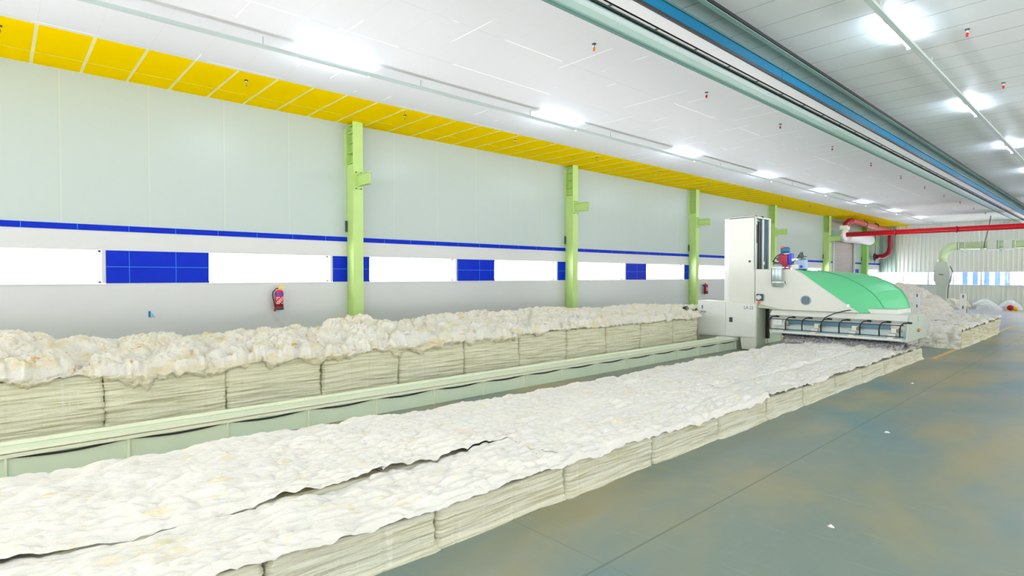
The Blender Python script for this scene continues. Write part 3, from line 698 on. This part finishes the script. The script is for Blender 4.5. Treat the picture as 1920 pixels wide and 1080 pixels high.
B().box(-7.0, -6.93, MY+.3, MY+.36, 3.61, 3.65).box(-6.9, -6.85, MY+.5, MY+.56, 3.6, 3.64).obj('cable_gland', darksteel, t)
box('tower_rear_post', (-8.02, -7.98, MY+1.6, MY+1.7, 0, 2.4), darksteel, t) if False else None
# body plate and hood
plate = [(-6.83, 1.28), (-6.09, 1.135), (-4.37, 1.135), (-5.69, 2.10), (-5.84, 2.18), (-6.83, 2.19)]
B().prism(plate, 1, MY+.03, MY+.10).obj('body_plate', cream, t, .01)
B().prism([(-6.83, 1.28), (-6.3, 1.18), (-6.3, 2.15), (-6.83, 2.15)], 1, MY+.10, MY+1.55).obj('body_core', cream2, t)
B().prism([(-6.78, 1.16), (-6.15, 1.12), (-6.15, 1.2), (-6.78, 1.28)], 1, MY+.1, MY+1.5).obj('body_underside', cream2, t)
# hood: lofted from the straight front diagonal to the rounded rear arc
nU, nV = 40, 24
front = [(-5.84, 2.18)] + [(-5.84+(1.47)*s_, 2.18-1.045*s_) for s_ in np.linspace(0, 1, nU)[1:]]
rear_c = [(-5.3, 2.12), (-4.95, 2.10), (-4.70, 2.06), (-4.46, 2.0), (-4.11, 1.84), (-3.88, 1.66), (-3.75, 1.45), (-3.69, 1.21), (-3.69, 1.12)]
rc = np.array(rear_c); L = np.concatenate([[0], np.cumsum(np.hypot(*np.diff(rc, axis=0).T))]); L /= L[-1]
rear = [(np.interp(s_, L, rc[:,0]), np.interp(s_, L, rc[:,1])) for s_ in np.linspace(0, 1, nU)]
def hood_pt(i, v):
    f, r = front[i], rear[i]; e = v**.9
    return (f[0]+(r[0]-f[0])*e, MY+.04+v*1.55, f[1]+(r[1]-f[1])*e + .05*math.sin(PI*v)*math.sin(PI*i/(nU-1)))
vs = [hood_pt(i, v) for i in range(nU) for v in np.linspace(0, 1, nV)]
fs = [(i*nV+k_, (i+1)*nV+k_, (i+1)*nV+k_+1, i*nV+k_+1) for i in range(nU-1) for k_ in range(nV-1)]
ho = B().add(vs, fs, None, True).obj('hood', greenp, t)
sd = ho.modifiers.new('thick', 'SOLIDIFY'); sd.thickness = .015; sd.offset = -1
seam = [hood_pt(int(i), .5) for i in np.linspace(0, nU-1, 16)]
B().tube([(p[0]+.004, p[1], p[2]+.006) for p in seam], .011, n=6).obj('hood_seam', green_dk, ho)
B().tube([(p[0]+.0, p[1]-.01, p[2]+.005) for p in [hood_pt(int(i), 0) for i in np.linspace(0, nU-1, 16)]], .012, n=6).obj('hood_trim', cream, ho)
B().prism([(r[0]+.004, r[1]) for r in rear] + [(-3.80, 1.12), (-5.3, 2.0)], 1, MY+1.58, MY+1.64).obj('hood_rear_plate', green_dk, ho)
B().prism([(-4.4, 1.10), (-3.68, 1.10), (-3.68, 1.22), (-4.33, 1.22)], 1, MY+.36, MY+1.6).obj('hood_base', cream, t)
B().tube([(-4.58, MY+.02, 1.30), (-4.58, MY-.0, 1.30)], .035, n=14).obj('toggle_latch', steel, t)
# vent, gearbox, tank
vt = B().tube([(-5.54, MY+.035, 1.395), (-5.54, MY+.02, 1.395)], .135, n=32).obj('vent_ring', cream2, t)
B().tube([(-5.54, MY+.022, 1.395), (-5.54, MY+.012, 1.395)], .115, n=32).obj('vent_grille', simple('vent_blue', (128, 158, 176), .4), vt)
vb = B()
for dx in (-.07, -.035, 0, .035, .07): vb.box(-5.54+dx-.004, -5.54+dx+.004, MY+.004, MY+.014, 1.395-.09, 1.395+.09)
vb.obj('vent_bars', darksteel, vt)
gb = box('gearbox', (-6.76, -6.60, MY-.06, MY+.03, 1.35, 1.53), darksteel, t, .008)
B().tube([(-6.68, MY-.06, 1.44), (-6.68, MY-.10, 1.44)], [.075, .06], n=20).tube([(-6.68, MY-.10, 1.44), (-6.68, MY-.115, 1.44)], .028, n=14).obj('flange_bearing', steel, gb)
B().prism([(-6.76, 1.27), (-6.68, 1.27), (-6.72, 1.34)], 1, MY-.02, MY+.02).obj('warning_light', orange, t)
tk = B().tube([(-6.185, MY-.13, 1.72), (-6.185, MY-.13, 1.75), (-6.185, MY-.13, 2.24), (-6.185, MY-.13, 2.29), (-6.185, MY-.13, 2.32)], [.10, .125, .125, .11, .05], n=28).obj('air_tank', tankm, t)
for z in (1.83, 2.21): B().tube([(-6.185, MY-.13, z), (-6.185, MY-.13, z+.03)], .131, n=28).box(-6.19, -5.98, MY-.14, MY-.11, z, z+.03).box(-6.0, -5.98, MY-.14, MY+.04, z, z+.03).obj('tank_strap', white, tk)
B().tube([(-6.185, MY-.13, 2.32), (-6.185, MY-.13, 2.36)], .03, n=10).box(-6.29, -6.23, MY-.15, MY-.11, 2.30, 2.36).obj('tank_valve', darksteel, tk)
B().tube([(-6.185, MY-.13, 2.35), (-6.34, MY-.05, 2.38), (-6.35, MY+.2, 2.52), (-6.26, MY+.3, 2.6), (-6.2, MY+.3, 2.57)], .012, n=6).obj('air_hose', black, tk)
B().tube([(-6.29, MY-.13, 2.27), (-6.33, MY-.13, 2.2), (-6.33, MY-.13, 1.85), (-6.30, MY-.13, 1.72)], .007, n=6).obj('air_line', darksteel, tk)
# motors on top
mo = B().box(-6.35, -6.12, MY+.32, MY+.56, 2.17, 2.58).obj('drive_motor', magenta, t, .015)
fins = B()
for z in np.arange(2.2, 2.56, .035): fins.box(-6.355, -6.115, MY+.312, MY+.322, z, z+.01)
fins.obj('cooling_fins', dkred, mo)
box('motor_side_box', (-6.12, -6.03, MY+.36, MY+.54, 2.30, 2.60), blue, mo, .008); box('motor_cap', (-6.33, -6.09, MY+.33, MY+.56, 2.58, 2.605), cream, mo)
B().tube([(-6.22, MY+.44, 2.60), (-6.22, MY+.44, 2.63), (-6.22, MY+.44, 2.74), (-6.22, MY+.44, 2.77)], [.075, .115, .115, .09], n=22).obj('fan_cowl', tealblue, mo)
B().dome((-6.27, MY+.40, 2.755), .075, sz=.6).obj('fan_cap', orange, mo)
B().tube([(-6.33, MY+.3, 2.5), (-6.42, MY+.25, 2.45), (-6.43, MY+.2, 2.3)], .012, n=6).obj('motor_cable', black, mo)
B().box(-6.30, -6.22, MY+.315, MY+.318, 2.24, 2.52).obj('motor_plate', dkred, mo)
box('terminal_box', (-6.02, -5.90, MY+.35, MY+.5, 2.40, 2.46), white, t); box('terminal_box', (-6.02, -5.86, MY+.38, MY+.5, 2.18, 2.30), white, t)
va = box('filter_unit', (-5.90, -5.70, MY+.40, MY+.58, 2.18, 2.42), simple('pale_blue_enamel', (150, 184, 214), .35), t, .008)
B().tube([(-5.80, MY+.4, 2.25), (-5.80, MY+.39, 2.25)], .035, n=16).obj('dial', blue, va)
B().tube([(-5.83, MY+.5, 2.42), (-5.83, MY+.5, 2.50)], .012, n=8).box(-5.90, -5.79, MY+.44, MY+.54, 2.47, 2.56).tube([(-5.82, MY+.48, 2.56), (-5.81, MY+.48, 2.61)], .025, n=10).obj('solenoid_valve', darksteel, va)
B().tube([(-5.76, MY+.48, 2.44), (-5.76, MY+.48, 2.46)], .04, n=12).box(-5.79, -5.69, MY+.47, MY+.49, 2.50, 2.52).obj('valve_lever', darksteel, va)
B().tube([(-6.03, MY+.35, 2.33), (-5.97, MY+.32, 2.36), (-5.92, MY+.36, 2.44), (-5.88, MY+.44, 2.52), (-5.84, MY+.46, 2.62), (-5.80, MY+.48, 2.63), (-5.79, MY+.5, 2.5)], .009, n=6).obj('loose_cable', black, va)
box('mounting_plate', (-6.05, -5.65, MY+.30, MY+.62, 2.165, 2.185), black, t)
# plucking head
prof = [(MY-.12, .55), (MY-.10, .62), (MY-.05, 1.0), (MY+.09, 1.12), (MY+1.33, 1.12), (MY+1.53, 1.02), (MY+1.58, .62), (MY+1.55, .56)]
hd = thing('x', (0,0,0), 'x', 'x'); bpy.data.objects.remove(hd)
hx0, hx1 = -6.40, -3.38
prof2 = [(MY+.06, .60), (MY+.06, .92), (MY-.05, 1.0), (MY+.09, 1.12), (MY+1.33, 1.12), (MY+1.53, 1.02), (MY+1.56, .60)]
hd = B().prism(prof2, 0, hx0, hx1).obj('plucking_head', cream, t, .006)
B().prism([(MY-.15, .54), (MY-.14, .62), (MY-.04, 1.01), (MY+.09, 1.125), (MY+1.33, 1.125), (MY+1.55, 1.03), (MY+1.60, .60), (MY+1.55, .54)], 0, hx1-.005, hx1+.03).obj('end_cap', simple('cap_sage', (186, 200, 182), .35), hd, .008)
B().tube([(hx1+.03, MY+.80, .75), (hx1+.06, MY+.80, .75)], .04, n=14).box(hx1+.05, hx1+.065, MY+.66, MY+.94, .745, .765).obj('yellow_handle', simple('brass_yellow', (190, 140, 30), .4), hd)
B().box(hx1+.03, hx1+.033, MY+.755, MY+.765, .96, 1.07).obj('cap_seam', darksteel, hd)
box('black_upright', (-6.80, -6.70, MY+.57, MY+.66, .30, 1.2), black, t)
box('left_fill', (-6.70, hx0, MY+.62, MY+1.5, .50, 1.14), cream2, t)
box('lower_lip', (hx0+.02, hx1, MY-.10, MY+.06, .535, .60), MAT['beam_pale'], hd, .005)
box('front_panel', (hx0+.12, hx1, MY+.02, MY+.06, .60, .74), MAT['beam_pale'], hd)
box('blue_bar', (-5.98, -3.72, MY-.01, MY+.06, .78, .895), bluegrey, hd, .004)
box('end_block', (-6.33, -6.10, MY-.02, MY+.06, .74, .9), white, hd, .004)
for z, x0 in ((.90, -6.40), (.645, -6.42)): B().tube([(x0, MY-.13, z), (-3.42, MY-.13, z)], .011, n=8).obj('guard_bar', darksteel, hd)
box('lower_slat', (-6.30, -3.45, MY-.135, MY-.12, .56, .60), cream, hd)
for x in (-6.34, -5.93, -5.53, -5.09, -4.69, -4.25, -3.86, -3.46):
    B().tube([(x-.03, MY-.145, .635), (x-.03, MY-.16, .80), (x-.01, MY-.16, .90), (x+.04, MY-.13, .955), (x+.10, MY-.06, .965)], .015, n=8).tube([(x+.10, MY-.06, .965), (x+.16, MY-.01, .96)], .023, n=8).obj('spray_nozzle', black, hd)
for x in (-6.02, -5.25, -4.42, -3.62):
    br = B().box(x-.05, x+.08, MY-.08, MY+.02, .72, .83).box(x-.10, x+.04, MY-.12, MY-.07, .62, .70).box(x-.12, x-.0, MY-.14, MY-.10, .56, .62)
    bo = br.obj('clamp_bracket', cream, hd, .006); B().tube([(x+.06, MY-.10, .775), (x+.11, MY-.06, .775)], .04, n=12).obj('clamp_knob', simple('olive_metal', (150, 148, 110), .4, .4) if 'olive_metal' not in MAT else MAT['olive_metal'], bo)
B().tube([(-5.10, MY-.13, .90), (-5.03, MY-.14, 1.0), (-4.85, MY-.10, 1.10), (-4.65, MY-.02, 1.17), (-4.50, MY+.05, 1.20), (-4.44, MY+.05, 1.17)], .012, n=8).obj('feed_hose', black, hd)
# plucking rollers with lint below the head
for yy in (MY+.45, MY+1.05):
    B().tube([(hx0+.15, yy, .53), (hx1-.25, yy, .53)], .11, n=20).obj('plucking_roller', darksteel, hd)
X, A = np.meshgrid(np.arange(-6.1, -3.45, .02), np.linspace(0, PI, 26), indexing='ij')
D = .05*puff2(X/.07, A/.35, 71)+.03*fbm(X/.04, A/.2, X*0, 72, 3)
grid_obj('lint_fringe', X, MY+.28-np.cos(A)*(.25+D), .315+np.sin(A)*(.10+D*1.3), lint, hd)

# ------------------------------------------------------------------ floor line, posts, slabs beyond
tag(B().box(-3.30, -3.20, 16.7, 31.0, .0, .004).obj('floor_line', paint_y), 'worn yellow line painted on the floor along the bale blocks', 'floor marking')
for x, lab in ((-6.0, 'white slotted post standing behind the stained bales, near the green hood'), (-4.5, 'white slotted post standing right, behind the stained bales')):
    t = thing('slotted_post', (x, 28.0, 0), lab, 'post', 'white slotted posts')
    box('post_plate', (x-.10, x+.10, 28, 28.05, .0, 1.32), white, t, .004); box('post_foot', (x-.13, x+.13, 27.9, 28.15, 0, .02), white, t)
    for z in (.72, 1.15): B().box(x-.015, x+.02, 27.99, 28.0, z, z+.12).obj('slot', darksteel, t)
t = thing('plinth', (-8.2, 40.6, 0), 'low white plinth with dark side under the vertical duct', 'plinth')
B().box(-9.1, -7.3, 39.3, 42.2, .28, .36).obj('plinth_top', white, t); B().box(-9.0, -7.34, 39.4, 42.1, 0, .28).obj('plinth_body', MAT['beam_teal'], t)
t = thing('gas_stand', (-6.9, 41.0, 0), 'small dark stand on the floor beside the duct plinth', 'stand')
B().tube([(-6.4, 39.5, 0), (-6.4, 39.5, .3), (-6.3, 39.5, .36), (-6.2, 39.5, .3), (-6.2, 39.5, 0)], .03, n=8).obj('bent_bar', darksteel, t)

# vertical and horizontal green duct
DY = 42.0
t = thing('air_duct', (-7.75, DY, 0), 'pale green air duct rising from the plinth and elbowing right along the far wall', 'duct')
B().prism([(-8.0, .36), (-7.55, .36), (-7.5, 1.45), (-7.98, 1.45)], 1, DY-.2, DY+.2).obj('lower_duct', ductgrey, t)
B().prism([(-7.98, 1.45), (-7.5, 1.45), (-7.33, 1.75), (-7.33, 2.15), (-8.12, 2.15), (-8.12, 1.75)], 1, DY-.3, DY+.3).obj('damper_box', ductgrey, t)
B().prism([(-8.12, 2.15), (-7.33, 2.15), (-7.42, 2.55), (-7.48, 2.85), (-8.02, 2.85), (-8.08, 2.5)], 1, DY-.28, DY+.28).obj('upper_reducer', ductgrey, t)
pts = [(-7.75, DY, 2.8), (-7.75, DY, 3.05)] + [(-7.75+.72*(1-math.cos(a)), DY, 3.08+.70*math.sin(a)) for a in np.linspace(.1, PI/2, 9)]
B().tube(pts, .235, n=22).obj('elbow', palegreen, t)
B().tube([(-7.03, DY, 3.78), (XR-.2, DY, 3.78)], .215, n=22).obj('horizontal_duct', palegreen, t)
for x in (-7.0, -6.72, -6.0, -5.7, -5.2, -4.5, -3.6, -2.4): B().tube([(x, DY, 3.78), (x+.06, DY, 3.78)], .26, n=22).obj('duct_flange', ductgrey, t)
for z in (2.83, 3.02): B().tube([(-7.75, DY, z), (-7.75, DY, z+.03)], .262, n=22).obj('duct_flange', ductgrey, t)
B().box(-5.65, -5.25, DY-.28, DY+.28, 3.5, 4.05).box(-4.95, -4.6, DY-.28, DY+.28, 3.52, 4.05).obj('damper_housing', ductgrey, t)
B().box(-7.86, -7.64, DY-.32, DY-.3, 2.08, 2.12).obj('damper_handle', black, t)
tag(B().tube([(-7.33, DY-.33, 2.6), (-7.2, DY-.33, 2.3), (-7.28, DY-.33, 1.9), (-7.4, DY-.33, 1.3), (-7.42, DY-.33, .7)], .02, n=6).obj('duct_cable', black), 'dark cable hanging down the right side of the vertical duct', 'cable')
tag(B().tube([(-5.5, DY-.35, ZC), (-5.62, DY-.35, 4.6), (-5.75, DY-.35, 3.95), (-5.78, DY-.35, 3.6)], .018, n=6).obj('hanging_cable', black), 'thin black cable hanging from the ceiling to the horizontal duct', 'cable')

# red fire pipes
PY = 36.0
t = thing('red_pipe', (-3, PY, 4.37), 'bright red pipe crossing high in front of the far wall', 'pipe')
B().tube([(-11.1, PY, 4.38), (XR-.1, PY, 4.38)], .135, n=20).obj('pipe_run', red, t)
for x in (-8.75, -6.1, -2.0): B().tube([(x, PY, 4.38), (x+.05, PY, 4.38)], .17, n=20).obj('pipe_coupling', dkred, t)
t = thing('fan_housing', (-11.4, PY, 4.4), 'white round fan housing at the left end of the red pipe', 'fan housing')
B().tube([(-11.32, PY, 4.38), (-11.1, PY, 4.38)], .36, n=28).obj('flange', white, t)
B().box(-11.4, -11.0, PY-.2, PY+.2, 4.66, 4.9).obj('top_collar', white, t); B().box(-11.95, -11.32, PY-.3, PY+.3, 4.2, 4.62).obj('motor_box', MAT['beam_sage'], t)
t2 = B().tube([(-11.2, PY+.3, 4.25), (-11.2, PY+4.5, 4.25)], .3, n=22).obj('silencer', white, t)
t = thing('ceiling_pipe', (-11.1, PY, 5.0), 'dusty red pipe under the yellow ceiling bending down to the wall', 'pipe')
B().tube([(-11.15, PY, 4.85), (-11.13, PY, 5.0), (-11.0, PY+.05, 5.13), (-10.95, PY+.3, 5.17)], .17, n=16).obj('near_elbow', dkred, t)
B().tube([(-10.95, PY+.25, 5.17), (-10.95, PY+7.4, 5.02)], .16, n=16).obj('pipe_run', rosepipe, t)
B().tube([(-10.95, PY+7.4, 5.02), (-10.92, PY+7.7, 4.98), (-10.9, PY+7.8, 4.8), (-10.9, PY+7.8, 3.9), (-11.0, PY+7.8, 3.55), (-11.25, PY+7.8, 3.35), (-11.75, PY+7.8, 3.3)], .15, n=16).obj('drop_elbow', dkred, t)
for y in (PY+2.6, PY+4.8): B().tube([(-10.95, y, 5.13), (-10.95, y+.06, 5.13)], .19, n=16).obj('pipe_clamp', darksteel, t); B().tube([(-10.95, y, 5.3), (-10.95, y, ZC)], .015, n=6).obj('hanger_rod', darksteel, t)
B().tube([(-11.75, PY+7.8, 3.3), (-11.82, PY+7.8, 3.3)], .26, n=16).obj('wall_flange', darksteel, t)
tag(B().tube([(-11.6, 43.2, 4.95), (-11.6, 43.2, 3.2), (-11.64, 43.2, 2.9)], .015, n=6).obj('wall_cable', black), 'thin black cable hanging down the wall beyond the farthest column', 'cable')
tag(box('wall_box', (-11.99, -11.85, 42.5, 42.75, 4.3, 4.55), darksteel), 'small dark box on the wall beside the farthest column', 'box')

# seen through the windows of the far wall
for i, x in enumerate((-8.3, -7.75, -7.2)): pass
for i, x in enumerate((-7.9, -7.35, -6.75, -6.2, -5.7)):
    tag(B().box(x, x+.28, YE+3.0, YE+3.1, 0, 3.0).obj('blue_post', blue), 'blue post outside the far window, %s from the left' % nn[i].replace('nearest', 'first'), 'post', 'blue posts outside the far window')
r = B()
for z in (1.5, 1.62, 1.74): r.box(-13.5, -8.5, YE+1.2, YE+1.23, z, z+.03)
for x in np.arange(-13.5, -8.5, .3): r.box(x, x+.03, YE+1.2, YE+1.23, 0, 1.76)
tag(r.obj('railing', simple('railing_grey', (200, 190, 205), .5)), 'pale railing outside the far window, above the cotton heap', 'railing')
tag(B().box(-14, XR, YE+6, YE+6.2, 0, 1.75).obj('boundary_wall', simple('outside_wall', (150, 150, 160), .6)), 'low grey boundary wall outside the far windows', 'wall')

# bits of cotton fallen on the floor
for i, (x, y) in enumerate([(-1.6, 4.9), (-1.05, 3.4), (-.55, 3.6), (-.95, 2.5), (-2.1, 8.4), (-.3, 5.6), (.3, 7.8), (-2.75, 12.6), (-1.4, 16.5), (-.2, 2.1), (-2.2, 22.4), (-.9, 26.0), (1.2, 31.0)]):
    n, k_ = 8, 18; R_, A = np.meshgrid(np.linspace(1, .01, n), np.linspace(0, 2*PI, k_, endpoint=False), indexing='ij')
    rr = R_*(1+.4*vn(np.cos(A)*2+i*3, np.sin(A)*2, A*0, i)); L_ = .014+.007*(i % 3)
    tag(grid_obj('cotton_tuft', x+rr*L_*np.cos(A)*1.5, y+rr*L_*np.sin(A), np.maximum(.018*(1-R_**2)*(1+.4*vn(A*2, R_*4, A*0, i)), 0), cotton, None, wrap=True),
        'small white tuft of cotton fallen on the bare concrete floor', 'cotton tuft', 'cotton tufts on the floor')
